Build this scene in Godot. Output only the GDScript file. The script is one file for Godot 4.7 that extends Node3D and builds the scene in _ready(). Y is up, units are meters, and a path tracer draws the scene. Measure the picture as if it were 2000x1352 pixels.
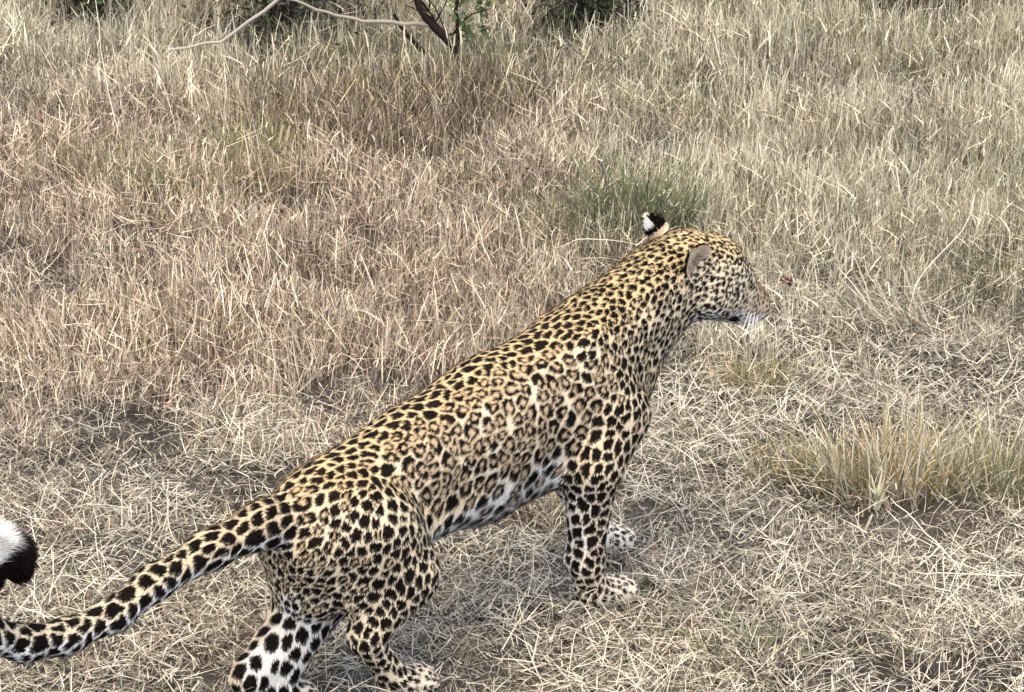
extends Node3D
# A leopard walking away through dry savanna grass, seen from above and behind.

const LEOPARD_AT := Vector3(-0.3756, 0.0, -4.3908)
const LEOPARD_TURN := 0.7471

# Rounded pieces of the animal: kind, start x y z radius, end x y z radius, sideways squash.
var BONES := [
	"trunk", .03, .388, 0, .092, .25, .42, 0, .105, .85,
	"trunk", .25, .42, 0, .108, .45, .445, 0, .130, .80,
	"trunk", .45, .445, 0, .130, .66, .455, 0, .148, .72,
	"trunk", .66, .455, 0, .148, .77, .46, 0, .112, .75,
	"belly", .22, .350, 0, .078, .42, .352, 0, .098, .85,
	"belly", .42, .352, 0, .098, .62, .365, 0, .098, .85,
	"belly", .13, .325, .06, .048, .36, .345, .03, .054, 1,
	"brisket", .62, .36, 0, .09, .78, .385, 0, .078, .8,
	"shoulder", .67, .562, .05, .044, .73, .41, .072, .060, 1,
	"shoulder", .67, .548, -.05, .044, .73, .41, -.072, .060, 1,
	"haunch", .0, .35, .045, .06, .07, .36, .06, .085, .85,
	"haunch", -.01, .34, -.04, .06, .06, .33, -.05, .085, .85,
	"haunch", .06, .40, .05, .075, .11, .36, .07, .082, .9,
	"haunch", .09, .39, -.05, .07, .12, .35, -.07, .075, .9,
	"haunch", -.005, .355, -.025, .068, .055, .25, -.045, .082, .9,
	"haunch", -.0, .35, -.05, .060, .045, .23, -.06, .072, .9,
	"haunch", -.005, .35, .0, .062, .03, .24, -.02, .070, 1,
	"haunch", .005, .35, .03, .066, .085, .25, .06, .066, .85,
	"shoulder", .63, .555, .055, .036, .70, .43, .088, .044, 1,
	"arm", .68, .42, .090, .045, .635, .33, .092, .046, 1,
	"neck", .74, .535, 0, .107, .93, .61, 0, .084, .85,
	"neck", .77, .46, 0, .09, .95, .575, 0, .068, .85,
	"arm", .715, .40, .083, .062, .645, .32, .09, .056, 1,
	"arm", .645, .32, .09, .053, .63, .12, .085, .034, 1,
	"wrist", .63, .12, .085, .033, .65, .045, .085, .029, 1,
	"paw", .655, .035, .085, .030, .715, .022, .085, .027, 1,
	"arm", .74, .40, -.085, .065, .70, .30, -.09, .052, 1,
	"arm", .70, .30, -.09, .048, .80, .12, -.085, .033, 1,
	"paw", .815, .05, -.085, .032, .875, .022, -.085, .028, 1,
	"thigh", .08, .37, .08, .080, .15, .26, .095, .068, .8,
	"thigh", .155, .25, .095, .056, .065, .16, .09, .032, 1,
	"shank", .06, .155, .09, .029, .12, .05, .09, .026, 1,
	"paw", .13, .03, .09, .029, .175, .02, .09, .026, 1,
	"thigh", .06, .36, -.055, .085, .09, .21, -.06, .078, .8,
	"inner", .075, .20, -.06, .074, -.015, .115, -.05, .050, .85,
	"inner", .0, .135, -.05, .048, -.115, .088, -.045, .027, 1,
	"inner", -.112, .08, -.045, .029, -.075, .01, -.04, .029, 1,
	"inner", -.03, .10, -.05, .042, -.06, .03, -.045, .034, 1,
	"paw", -.075, .005, -.04, .030, -.01, .0, -.04, .028, 1,
]
# The head in its own axes (x to the nose, z to its right side).
const HEAD_AT := Vector3(1.018, 0.612, 0.010)
const HEAD_YAW := -0.26
const HEAD_PITCH := -0.30
const HEAD_SCALE := 1.12
var HEAD := [
	"neck", -.085, -.03, 0, .066, -.02, .0, 0, .060,
	"head", -.03, .010, 0, .064, .03, .012, 0, .058,
	"head", .03, .010, 0, .054, .070, -.002, 0, .040,
	"head", .0, -.030, .040, .043, .045, -.036, .032, .036,
	"head", .0, -.030, -.040, .043, .045, -.036, -.032, .036,
	"head", .062, .012, .024, .020, .085, -.008, .022, .016,
	"head", .062, .012, -.024, .020, .085, -.008, -.022, .016,
	"muzzle", .070, -.004, 0, .034, .143, -.030, 0, .020,
	"muzzle", .105, -.046, .017, .027, .145, -.050, .014, .020,
	"muzzle", .105, -.046, -.017, .027, .145, -.050, -.014, .020,
	"chin", .01, -.046, 0, .036, .120, -.067, 0, .016,
]
# Tail: x, y, radius, from the rump to the tip.
var TAIL := [[.0, .404, .048], [-.1, .406, .038], [-.217, .397, .031], [-.341, .374, .027], [-.426, .342, .0255], [-.526, .335, .026], [-.61, .352, .026], [-.675, .39, .026], [-.703, .44, .026], [-.68, .507, .026], [-.643, .545, .026], [-.618, .522, .025], [-.611, .498, .019]]
# kind -> spacing of the spots, share of rosettes, reach of the dark in a spot, hair length, hair flow along (+) or against (-) the piece, or its own way
var COAT := {
	"trunk": [.0312, 0.95, .565, .0052, -1.0, Vector3.ZERO], "belly": [.034, .25, .40, .019, -1.0, Vector3.ZERO], "brisket": [.0205, .12, .46, .012, -1.0, Vector3(-.6, -.8, 0)],
	"shoulder": [.0205, .35, .51, .0065, 1.0, Vector3(-.75, -.6, 0)], "haunch": [.0220, .45, .51, .007, -1.0, Vector3(-.65, -.7, 0)], "neck": [.0168, .10, .46, .007, -1.0, Vector3.ZERO],
	"head": [.0122, 0.0, .44, .0045, -1.0, Vector3.ZERO], "muzzle": [.011, 0.0, .30, .0035, -1.0, Vector3.ZERO], "chin": [.020, 0.0, .22, .006, -1.0, Vector3.ZERO],
	"arm": [.0258, 0.0, .53, .006, 1.0, Vector3.ZERO], "wrist": [.020, 0.0, .46, .005, 1.0, Vector3.ZERO], "paw": [.016, 0.0, .34, .005, 1.0, Vector3.ZERO],
	"thigh": [.0240, .06, .52, .007, 1.0, Vector3(-.3, -1, 0)], "inner": [.034, 0.0, .40, .009, 1.0, Vector3(-.3, -1, 0)], "shank": [.023, 0.0, .48, .006, 1.0, Vector3.ZERO],
	"tail": [.0275, 0.0, .55, .009, 1.0, Vector3.ZERO], "tip": [.05, 0.0, 0.0, .022, 1.0, Vector3.ZERO],
}

var rng := RandomNumberGenerator.new()
var bump := FastNoiseLite.new()
var patch := FastNoiseLite.new()
var grain := FastNoiseLite.new()


func _ready() -> void:
	rng.seed = 41
	set_camera_and_light()
	set_noises()
	build_ground()
	build_grass()
	build_plants()
	build_leopard()


func set_camera_and_light() -> void:
	var cam := Camera3D.new()
	cam.name = "camera"
	cam.position = Vector3(0, 2.5, 0)
	cam.rotation_degrees = Vector3(-22, 0, 0)
	cam.fov = 14.81
	cam.near = 0.1
	cam.far = 2000.0
	add_child(cam)
	var sky_mat := ProceduralSkyMaterial.new()
	sky_mat.sky_top_color = Color(0.70, 0.76, 0.86)
	sky_mat.sky_horizon_color = Color(0.80, 0.83, 0.87)
	sky_mat.sky_curve = 0.2
	sky_mat.ground_bottom_color = Color(0.30, 0.27, 0.23)
	sky_mat.ground_horizon_color = Color(0.55, 0.54, 0.52)
	var env := Environment.new()
	env.background_mode = Environment.BG_SKY
	env.sky = Sky.new()
	env.sky.sky_material = sky_mat
	env.tonemap_mode = Environment.TONE_MAPPER_LINEAR
	env.tonemap_exposure = 3.15
	env.sdfgi_enabled = true
	env.ssao_enabled = true
	env.ssil_enabled = true
	var we := WorldEnvironment.new()
	we.name = "sky"
	we.environment = env
	add_child(we)
	var sun := DirectionalLight3D.new()
	sun.name = "sun"
	sun.light_color = Color(1.0, 0.93, 0.82)
	sun.light_energy = 0.45
	sun.light_angular_distance = 45.0
	sun.shadow_enabled = true
	sun.rotation_degrees = Vector3(-74, -25, 0)
	add_child(sun)


func set_noises() -> void:
	for n in [[bump, 7, 1.0], [patch, 19, 0.55], [grain, 5, 1.0]]:
		n[0].seed = n[1]
		n[0].noise_type = FastNoiseLite.TYPE_SIMPLEX_SMOOTH
		n[0].frequency = n[2]
		n[0].fractal_octaves = 3


# ---------------------------------------------------------------- helpers

func tag(o: Node, label: String, category := "", group := "", kind := "") -> Node:
	if label:
		o.set_meta("label", label)
	if category:
		o.set_meta("category", category)
	if group:
		o.set_meta("group", group)
	if kind:
		o.set_meta("kind", kind)
	return o


func thing(called: String, at: Vector3, label: String, category: String, group := "") -> Node3D:
	var o := Node3D.new()
	o.name = called
	o.position = at
	add_child(o, true)
	tag(o, label, category, group)
	return o


func put(called: String, mesh: Mesh, mat: Material, parent: Node = self, at := Vector3.ZERO) -> MeshInstance3D:
	var o := MeshInstance3D.new()
	o.name = called
	o.mesh = mesh
	o.material_override = mat
	o.position = at
	parent.add_child(o, true)
	return o


func matte(color: Color, rough := 0.9, tinted := false) -> StandardMaterial3D:
	var m := StandardMaterial3D.new()
	m.albedo_color = color
	m.roughness = rough
	m.metallic_specular = 0.25
	m.vertex_color_use_as_albedo = tinted
	m.cull_mode = BaseMaterial3D.CULL_DISABLED
	return m


func start() -> SurfaceTool:
	var st := SurfaceTool.new()
	st.begin(Mesh.PRIMITIVE_TRIANGLES)
	return st


func quad(st: SurfaceTool, a: Vector3, b: Vector3, c: Vector3, d: Vector3, lo: Color, hi: Color, n: Vector3) -> void:
	for v in [[a, lo], [b, lo], [c, hi], [a, lo], [c, hi], [d, hi]]:
		st.set_color(v[1])
		st.set_normal(n)
		st.add_vertex(v[0])


# One grass blade: a tapering ribbon that bends over.
func blade(st: SurfaceTool, root: Vector3, turn: float, lean: float, bend: float, length: float, width: float, low: Color, high: Color, steps := 3, seed_head := 0.0) -> Vector3:
	var out := Vector3(cos(turn), 0, sin(turn))
	var spin := rng.randf() * TAU
	var side := Vector3(cos(spin), 0, sin(spin))
	var p := root
	var a := lean
	for k in steps:
		var dir := Vector3.UP * cos(a) + out * sin(a)
		var q := p + dir * length / steps
		var w0 := width * (1.0 - 0.75 * pow(float(k) / steps, 1.5))
		var w1 := width * (1.0 - 0.75 * pow(float(k + 1) / steps, 1.5))
		if seed_head > 0.0 and k >= steps - 1:
			w0 = width * seed_head
			w1 = width * 0.5
		var n := dir.cross(side).normalized()
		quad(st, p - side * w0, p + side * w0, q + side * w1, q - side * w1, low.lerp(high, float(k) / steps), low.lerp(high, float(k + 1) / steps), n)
		p = q
		a += bend / steps
	return p


# A round twig through points, with a radius at each.
func tube(st: SurfaceTool, pts: Array, radii: Array, color: Color, sides := 7) -> void:
	var rings := []
	for i in pts.size():
		var dir: Vector3 = (pts[mini(i + 1, pts.size() - 1)] - pts[maxi(i - 1, 0)]).normalized()
		var u := dir.cross(Vector3.UP if absf(dir.y) < 0.9 else Vector3.RIGHT).normalized()
		var v := dir.cross(u)
		var ring := []
		for k in sides:
			var t := TAU * k / sides
			ring.append([pts[i] + (u * cos(t) + v * sin(t)) * radii[i], u * cos(t) + v * sin(t)])
		rings.append(ring)
	for i in pts.size() - 1:
		for k in sides:
			var k2 := (k + 1) % sides
			for c in [rings[i][k], rings[i + 1][k], rings[i + 1][k2], rings[i][k], rings[i + 1][k2], rings[i][k2]]:
				st.set_color(color)
				st.set_normal(c[1])
				st.add_vertex(c[0])
	for e in [0, pts.size() - 1]:
		for k in sides:
			for c in [rings[e][k][0], rings[e][(k + 1) % sides][0], pts[e]]:
				st.set_color(color)
				st.set_normal((pts[e] - pts[1 if e == 0 else e - 1]).normalized())
				st.add_vertex(c)


func curve_points(keys: Array, n: int, wobble := 0.0) -> Array:
	var c := Curve3D.new()
	for i in keys.size():
		var tan: Vector3 = (keys[mini(i + 1, keys.size() - 1)] - keys[maxi(i - 1, 0)]) / 6.0
		c.add_point(keys[i], -tan, tan)
	var out := []
	for i in n:
		var p := c.sample_baked(c.get_baked_length() * i / (n - 1), true)
		out.append(p + Vector3(rng.randfn(), rng.randfn(), rng.randfn()) * wobble)
	return out


func to_world(x: float, side: float, y := 0.0) -> Vector3:
	return LEOPARD_AT + Vector3(x, y, side).rotated(Vector3.UP, LEOPARD_TURN)


# ---------------------------------------------------------------- ground

func ground_y(x: float, z: float) -> float:
	var y := 0.045 * bump.get_noise_2d(x * 0.9, z * 0.9) + 0.022 * bump.get_noise_2d(x * 4.0 + 50.0, z * 4.0)
	var free := 1.0
	for f in PAWS:
		var d2 := Vector2(x - f.x, z - f.z).length_squared()
		free *= 1.0 - exp(-d2 / 0.03)
	return (y - 0.012) * free - 0.012 * (1.0 - free)

var PAWS: Array = [to_world(.68, .085), to_world(.84, -.085), to_world(.15, .09), to_world(-.05, -.04)]


func spread(lo: float, hi: float, step: float, far: float) -> PackedFloat32Array:
	var a: Array = []
	var x := lo
	while x <= hi:
		a.append(x)
		x += step
	var s := step
	var l := lo
	var h: float = a[-1]
	while s < far:
		s *= 1.6
		l -= s
		h += s
		a.push_front(l)
		a.append(h)
	return PackedFloat32Array(a)


func build_ground() -> void:
	var xs := spread(-3.0, 3.0, 0.022, 160.0)
	var zs := spread(-11.5, -3.2, 0.022, 160.0)
	var v := PackedVector3Array()
	var c := PackedColorArray()
	var idx := PackedInt32Array()
	for z in zs:
		for x in xs:
			var y := ground_y(x, z) + 0.010 * grain.get_noise_2d(x * 9.0, z * 9.0) + 0.007 * absf(grain.get_noise_2d(x * 19.0 + 7.0, z * 19.0))
			v.append(Vector3(x, y, z))
			var k := 0.75 + 0.55 * patch.get_noise_2d(x * 2.0, z * 2.0) + 0.35 * grain.get_noise_2d(x * 9.0, z * 9.0)
			var out := smoothstep(1.6, 2.8, absf(x) - absf(z) * 0.2) + smoothstep(12.5, 15.0, -z) + smoothstep(-3.0, -1.5, z)
			c.append((Color(0.082, 0.074, 0.072) * clampf(k, 0.4, 1.4)).lerp(Color(0.27, 0.235, 0.18) * clampf(k, 0.6, 1.4), clampf(out, 0.0, 1.0)))
	for j in zs.size() - 1:
		for i in xs.size() - 1:
			var a := j * xs.size() + i
			var b := a + xs.size()
			idx.append_array([a, a + 1, b, a + 1, b + 1, b])
	var nrm := PackedVector3Array()
	nrm.resize(v.size())
	for t in range(0, idx.size(), 3):
		var n := (v[idx[t + 2]] - v[idx[t]]).cross(v[idx[t + 1]] - v[idx[t]])
		for k in 3:
			nrm[idx[t + k]] += n
	for i in nrm.size():
		nrm[i] = nrm[i].normalized()
	var arr := []
	arr.resize(Mesh.ARRAY_MAX)
	arr[Mesh.ARRAY_VERTEX] = v
	arr[Mesh.ARRAY_NORMAL] = nrm
	arr[Mesh.ARRAY_COLOR] = c
	arr[Mesh.ARRAY_INDEX] = idx
	var m := ArrayMesh.new()
	m.add_surface_from_arrays(Mesh.PRIMITIVE_TRIANGLES, arr)
	var mat := matte(Color.WHITE, 1.0, true)
	var soil := FastNoiseLite.new()
	soil.seed = 3
	soil.frequency = 0.02
	soil.fractal_octaves = 5
	var tex := NoiseTexture2D.new()
	tex.width = 512
	tex.height = 512
	tex.seamless = true
	tex.noise = soil
	mat.heightmap_enabled = true
	mat.heightmap_texture = tex
	mat.heightmap_scale = 3.0
	mat.uv1_triplanar = true
	mat.uv1_world_triplanar = true
	mat.uv1_scale = Vector3(2.3, 2.3, 2.3)
	tag(put("ground", m, mat), "dark grey-brown bare soil under the dry grass", "ground", "", "structure")


# ---------------------------------------------------------------- grass

const CREAM := Color(0.78, 0.725, 0.60)
const STRAW := Color(0.58, 0.51, 0.39)
const TAN := Color(0.33, 0.28, 0.225)
const ROSE := Color(0.53, 0.415, 0.345)
const DULL := Color(0.16, 0.14, 0.12)
const UMBER := Color(0.072, 0.058, 0.05)
const SAGE := Color(0.20, 0.22, 0.155)
const GREEN := Color(0.115, 0.16, 0.065)
const OLIVE := Color(0.25, 0.235, 0.11)
const LIME := Color(0.40, 0.41, 0.17)
const GOLD := Color(0.47, 0.34, 0.16)


func pick(palette: Array) -> Color:
	var c: Color = palette[rng.randi() % palette.size()]
	var k := rng.randf_range(0.78, 1.2)
	return Color(c.r * k, c.g * k, c.b * k)


# Fine dull blades with some coarse bright ones among them, many of those kinked or broken.
func upright_patch(bright: Array, dull: Array, blades: int, share: float, high: float, radius: float) -> ArrayMesh:
	var st := start()
	for i in blades:
		var turn := rng.randf() * TAU
		var r := radius * sqrt(rng.randf())
		var root := Vector3(cos(turn) * r, -0.012, sin(turn) * r)
		grass_stem(st, root, rng.randf() * TAU, bright, dull, share, high)
	return st.commit()


func grass_stem(st: SurfaceTool, root: Vector3, turn: float, bright: Array, dull: Array, share: float, high: float) -> void:
	var coarse := rng.randf() < share
	var c := pick(bright) if coarse else pick(dull)
	var l := high * rng.randf_range(0.5, 1.15)
	var w := rng.randf_range(0.0011, 0.0023) if coarse else rng.randf_range(0.0007, 0.0016)
	var lean := absf(rng.randfn(0.0, 0.25))
	if rng.randf() < (0.36 if coarse else 0.22):
		# kinked: a stiff lower part, then a piece that sticks out or hangs
		var cut := rng.randf_range(0.35, 0.75)
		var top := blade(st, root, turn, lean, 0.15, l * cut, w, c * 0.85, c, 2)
		blade(st, top, turn + rng.randfn(0, 1.0), lean + rng.randf_range(0.3, 1.4), rng.randfn(0.2, 0.5), l * (1.0 - cut) + 0.02, w * 0.85, c, c, 2)
	else:
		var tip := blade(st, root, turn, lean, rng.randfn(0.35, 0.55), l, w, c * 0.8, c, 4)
		if coarse and rng.randf() < 0.3:
			# a thin spikelet at the tip
			blade(st, tip - Vector3(0, 0.004, 0), rng.randf() * TAU, rng.randf_range(0.1, 0.9), 0.5, rng.randf_range(0.015, 0.035), w * 1.05, c * 0.9, c, 2)


func litter_patch(palette: Array, straws: int, radius: float, longest: float, lift: float) -> ArrayMesh:
	var st := start()
	for i in straws:
		var turn := rng.randf() * TAU
		var r := radius * sqrt(rng.randf())
		var c := pick(palette)
		var p := Vector3(cos(turn) * r, 0.002 + lift * pow(rng.randf(), 2.0), sin(turn) * r)
		var l := longest * (0.2 + 0.8 * pow(rng.randf(), 1.6))
		var w := rng.randf_range(0.0008, 0.0018) * (1.0 if rng.randf() < 0.88 else 1.4)
		var way := rng.randf() * TAU
		var lean := rng.randfn(1.36, 0.24)
		var q := blade(st, p, way, lean, rng.randfn(0.2, 0.7), l * 0.6, w, c, c, 3)
		blade(st, q, way + rng.randfn(0, 0.8), lean + rng.randfn(0.2, 0.35), 0.1, l * 0.4, w * 0.8, c, c * 1.05, 2)
	return st.commit()


func scatter(called: String, label: String, category: String, mesh: Mesh, mat: Material, at: Array, tint_amount: float, tilt := 0.12) -> void:
	# at: [Vector3, scale, tint]
	var mm := MultiMesh.new()
	mm.transform_format = MultiMesh.TRANSFORM_3D
	mm.use_colors = true
	mm.mesh = mesh
	mm.instance_count = at.size()
	for i in at.size():
		var s: float = at[i][1]
		var b := Basis(Vector3(rng.randfn(), 0, rng.randfn()).normalized(), rng.randfn(0, tilt)) * Basis(Vector3.UP, rng.randf() * TAU)
		mm.set_instance_transform(i, Transform3D(b.scaled(Vector3(s, s, s)), at[i][0]))
		var t: Color = at[i][2]
		var j := 1.0 + rng.randfn(0, tint_amount)
		mm.set_instance_color(i, Color(t.r * j, t.g * j, t.b * j))
	var o := MultiMeshInstance3D.new()
	o.name = called
	o.multimesh = mm
	o.material_override = mat
	add_child(o, true)
	tag(o, label, category, "", "stuff")


func near(x: float, z: float, cx: float, cz: float, rx: float, rz: float) -> float:
	return exp(-(pow((x - cx) / rx, 2.0) + pow((z - cz) / rz, 2.0)))


# How bare the soil is (trodden places), 0 to 1.
func bare(x: float, z: float) -> float:
	var b := 0.0
	for s in [[-.85, -5.43, .26, .14], [.42, -6.02, .12, .08], [-.57, -4.5, .24, .09], [.80, -4.52, .22, .06], [-.66, -7.3, .14, .1], [.82, -5.18, .2, .075], [.22, -6.78, .13, .06], [-.42, -5.9, .12, .06], [-.83, -9.05, .38, .3], [.27, -9.1, .28, .28], [-1.5, -9.15, .22, .22], [.72, -9.1, .12, .2], [1.45, -9.35, .5, .2]]:
		b = maxf(b, near(x, z, s[0], s[1], s[2], s[3]))
	return b


# How tall and upright the grass stands, 0 (trodden straw) to 1.
func standing(x: float, z: float) -> float:
	var d := -z
	var t := smoothstep(5.25, 6.3, d)
	if x > 0.3:
		t = smoothstep(5.7, 7.2, d)
	t = maxf(t, 0.55 * near(x, z, .95, -5.45, .4, .22))
	t = maxf(t, 0.5 * near(x, z, .58, -6.05, .2, .2))
	return clampf(t, 0.0, 1.0)


func spot_in_view(margin: float) -> Vector3:
	# a place on the ground in the wedge that the camera can see, and some way beyond its sides
	# (and, thinner, farther out)
	var far := rng.randf() < 0.22
	while true:
		var z := -rng.randf_range(2.6, 15.0) if far else -rng.randf_range(3.5, 12.5)
		var x := rng.randf_range(-5.0, 5.0) if far else rng.randf_range(-3.3, 3.3)
		if far:
			margin = 2.0
		if absf(x) < -z * 0.2 + margin:
			return Vector3(x, ground_y(x, z), z)
	return Vector3.ZERO


func on_paw(p: Vector3) -> float:
	var d := 9.0
	for f in PAWS:
		d = minf(d, Vector2(p.x - f.x, p.z - f.z).length())
	return d


func grass_material() -> StandardMaterial3D:
	var mat := matte(Color.WHITE, 0.75, true)
	return mat


func build_grass() -> void:
	var mat := grass_material()
	var meshes := {
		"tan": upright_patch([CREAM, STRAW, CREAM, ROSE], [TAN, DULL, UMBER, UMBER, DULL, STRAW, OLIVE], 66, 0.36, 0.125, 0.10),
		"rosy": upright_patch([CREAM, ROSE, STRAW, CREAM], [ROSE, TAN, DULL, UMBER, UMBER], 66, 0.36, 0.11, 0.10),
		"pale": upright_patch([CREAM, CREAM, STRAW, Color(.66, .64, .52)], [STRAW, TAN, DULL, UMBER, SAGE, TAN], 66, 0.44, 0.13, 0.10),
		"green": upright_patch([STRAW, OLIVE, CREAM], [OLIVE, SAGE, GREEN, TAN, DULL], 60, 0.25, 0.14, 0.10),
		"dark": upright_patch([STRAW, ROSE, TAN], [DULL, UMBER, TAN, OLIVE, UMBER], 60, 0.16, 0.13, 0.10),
	}
	var words := {
		"tan": "standing tan and straw-coloured dry grass behind the leopard", "rosy": "standing pinkish brown dry grass left of the leopard's back",
		"pale": "standing pale cream dry grass on the right and at the far left", "green": "patches of standing grass still half green", "dark": "dull dark brown standing grass below the shrub",
	}
	var places := {"tan": [], "rosy": [], "pale": [], "green": [], "dark": []}
	for i in 12200:
		var p := spot_in_view(0.7)
		if on_paw(p) < 0.075:
			continue
		var t := standing(p.x, p.z)
		var n := patch.get_noise_2d(p.x * 2.2, p.z * 2.2)
		var n2 := patch.get_noise_2d(p.x * 1.6 + 40.0, p.z * 1.6 - 17.0)
		if rng.randf() > 0.12 + 0.88 * t or rng.randf() < bare(p.x, p.z) * 1.3:
			continue
		if n < -0.35 and rng.randf() < 0.45:
			continue
		var s := lerpf(0.5, 1.0, t) * (1.0 + 0.45 * n) * rng.randf_range(0.75, 1.2)
		var d := -p.z
		var right := smoothstep(-0.1, 0.7, p.x - 0.1 * (d - 6.0))
		var r := rng.randf()
		var k := "tan"
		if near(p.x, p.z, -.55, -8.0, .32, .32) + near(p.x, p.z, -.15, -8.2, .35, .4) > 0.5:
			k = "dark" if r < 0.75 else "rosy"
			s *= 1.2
		elif near(p.x, p.z, -.25, -8.95, .75, .35) > 0.4 and r < 0.6:
			k = "green" if r < 0.4 else "dark"
		elif near(p.x, p.z, -.95, -7.5, .35, .3) > 0.45:
			k = "green" if r < 0.6 else "tan"
		elif r < 0.55 * right + 0.12 + 0.3 * n2:
			k = "pale"
		elif r > 0.55 + 0.35 * right - 0.3 * n2 or d < 6.8 and p.x < 0.2 and r > 0.35:
			k = "rosy"
		elif n2 < -0.15 and r > 0.45:
			k = "green"
		if d > 8.6:
			s *= 1.15
			if r < 0.6 and k != "green":
				k = "pale"
		var tone := 1.0 + 0.25 * n
		var warm := smoothstep(0.5, -0.3, p.x) * smoothstep(8.8, 7.6, d)
		places[k].append([p, s, Color(tone * lerpf(0.985, 1.05, warm), tone * lerpf(1.0, 0.985, warm), tone * lerpf(0.98, 0.97, warm))])
	for k in places:
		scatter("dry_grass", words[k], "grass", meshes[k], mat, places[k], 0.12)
	# trodden straw on the soil
	var lay := {
		"short": litter_patch([CREAM, STRAW, TAN, CREAM, TAN, UMBER, SAGE, STRAW, DULL], 100, 0.12, 0.08, 0.03), "long": litter_patch([CREAM, CREAM, STRAW, STRAW, CREAM, TAN], 18, 0.13, 0.22, 0.06),
	}
	var spots := {"short": [], "long": []}
	for i in 16500:
		var p := spot_in_view(0.7)
		if rng.randf() < bare(p.x, p.z) * 1.15 or rng.randf() < 0.84 * standing(p.x, p.z):
			continue
		var n := patch.get_noise_2d(p.x * 2.6 + 9.0, p.z * 2.6)
		var tone := 0.98 + 0.3 * n
		var k := "short" if rng.randf() < 0.66 else "long"
		if k == "short" and n < -0.25 and rng.randf() < 0.4:
			continue
		if k == "long" and on_paw(p) < 0.05:
			continue
		if k == "short":
			tone *= 0.82
		spots[k].append([p, rng.randf_range(0.7, 1.2), Color(tone * 0.95, tone * 0.955, tone * 0.99)])
	scatter("straw_litter", "short broken bits of dry straw lying on the soil", "straw", lay.short, mat, spots.short, 0.15, 0.05)
	scatter("straw_litter", "long pale straws lying crosswise over the trodden ground", "straw", lay.long, mat, spots.long, 0.12, 0.08)


# ---------------------------------------------------------------- plants that one can point to

func tussock(called: String, at: Vector3, label: String, bright: Array, dull: Array, blades: int, share: float, high: float, radius: Vector2, splay: float, lean_to := Vector3.ZERO) -> void:
	var o := thing(called, Vector3(at.x, ground_y(at.x, at.z), at.z), label, "grass tuft")
	var st := start()
	for i in blades:
		var turn := rng.randf() * TAU
		var r := sqrt(rng.randf())
		var root := Vector3(cos(turn) * r * radius.x, -0.012, sin(turn) * r * radius.y)
		var coarse := rng.randf() < share
		var c := pick(bright) if coarse else pick(dull)
		var out := Vector3(cos(turn), 0, sin(turn)) * r * splay + Vector3(rng.randfn(), 0, rng.randfn()) * 0.22 + lean_to
		blade(st, root, atan2(out.z, out.x), out.length(), rng.randfn(0.45, 0.4), high * rng.randf_range(0.45, 1.1), rng.randf_range(0.0011, 0.0022) * (1.3 if coarse else 1.0), c * 0.8, c, 4)
	put("blades", st.commit(), grass_material(), o)


func stalk(keys: Array, radius: float, color: Color, label: String, group := "") -> void:
	var o := thing("grass_stalk", keys[0], label, "grass stalk", group)
	var st := start()
	var pts := curve_points(keys, 9, 0.0015)
	var radii := []
	for i in pts.size():
		pts[i] -= keys[0]
		radii.append(0.62 * radius * (1.0 - 0.5 * i / 8.0))
	tube(st, pts, radii, color, 6)
	put("stem", st.commit(), grass_material(), o)


func leaf(st: SurfaceTool, at: Vector3, along: Vector3, face: Vector3, length: float, width: float, c: Color) -> void:
	var side := along.cross(face).normalized()
	var n := side.cross(along).normalized()
	var mid := at + along * length * 0.5 - n * length * 0.06
	var tip := at + along * length - n * length * 0.12
	var l := mid - side * width * 0.5 + n * width * 0.12
	var r := mid + side * width * 0.5 + n * width * 0.12
	for t in [[at, l, mid], [l, tip, mid], [at, mid, r], [mid, tip, r]]:
		var nn: Vector3 = (t[2] - t[0]).cross(t[1] - t[0]).normalized()
		for v in t:
			st.set_color(c)
			st.set_normal(nn)
			st.add_vertex(v)


func bush(at: Vector3, label: String, wide: float, high: float, leaves: int, palette: Array) -> void:
	var o := thing("bush", Vector3(at.x, ground_y(at.x, at.z), at.z), label, "bush")
	var bark := matte(Color.WHITE, 0.9, true)
	var foliage := start()
	var tips := []
	for i in 9:
		var turn := rng.randf() * TAU
		var reach := wide * rng.randf_range(0.4, 1.0)
		var top := Vector3(cos(turn) * reach, high * rng.randf_range(0.5, 1.0), sin(turn) * reach)
		var pts := curve_points([Vector3(cos(turn), 0, sin(turn)) * 0.03, top * 0.5 + Vector3(0, 0.05, 0), top], 7, 0.008)
		var st := start()
		tube(st, pts, [.011, .010, .008, .007, .006, .004, .003], Color(0.07, 0.055, 0.045), 6)
		put("stem", st.commit(), bark, o)
		tips.append_array(pts.slice(2))
	for i in leaves:
		var base: Vector3 = tips[rng.randi() % tips.size()]
		var p := base + Vector3(rng.randfn(), rng.randfn() * 0.8, rng.randfn()) * wide * 0.22
		p.y = absf(p.y) if rng.randf() < 0.7 else rng.randf() * 0.12
		var along := Vector3(rng.randfn(), rng.randfn() * 0.6, rng.randfn()).normalized()
		var face := (Vector3(rng.randfn(), 1.2 + rng.randfn(), rng.randfn())).normalized()
		leaf(foliage, p, along, face, rng.randf_range(0.018, 0.04), rng.randf_range(0.009, 0.017), pick(palette))
	tag(put("foliage", foliage.commit(), grass_material(), o), "", "", "", "stuff")


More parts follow.
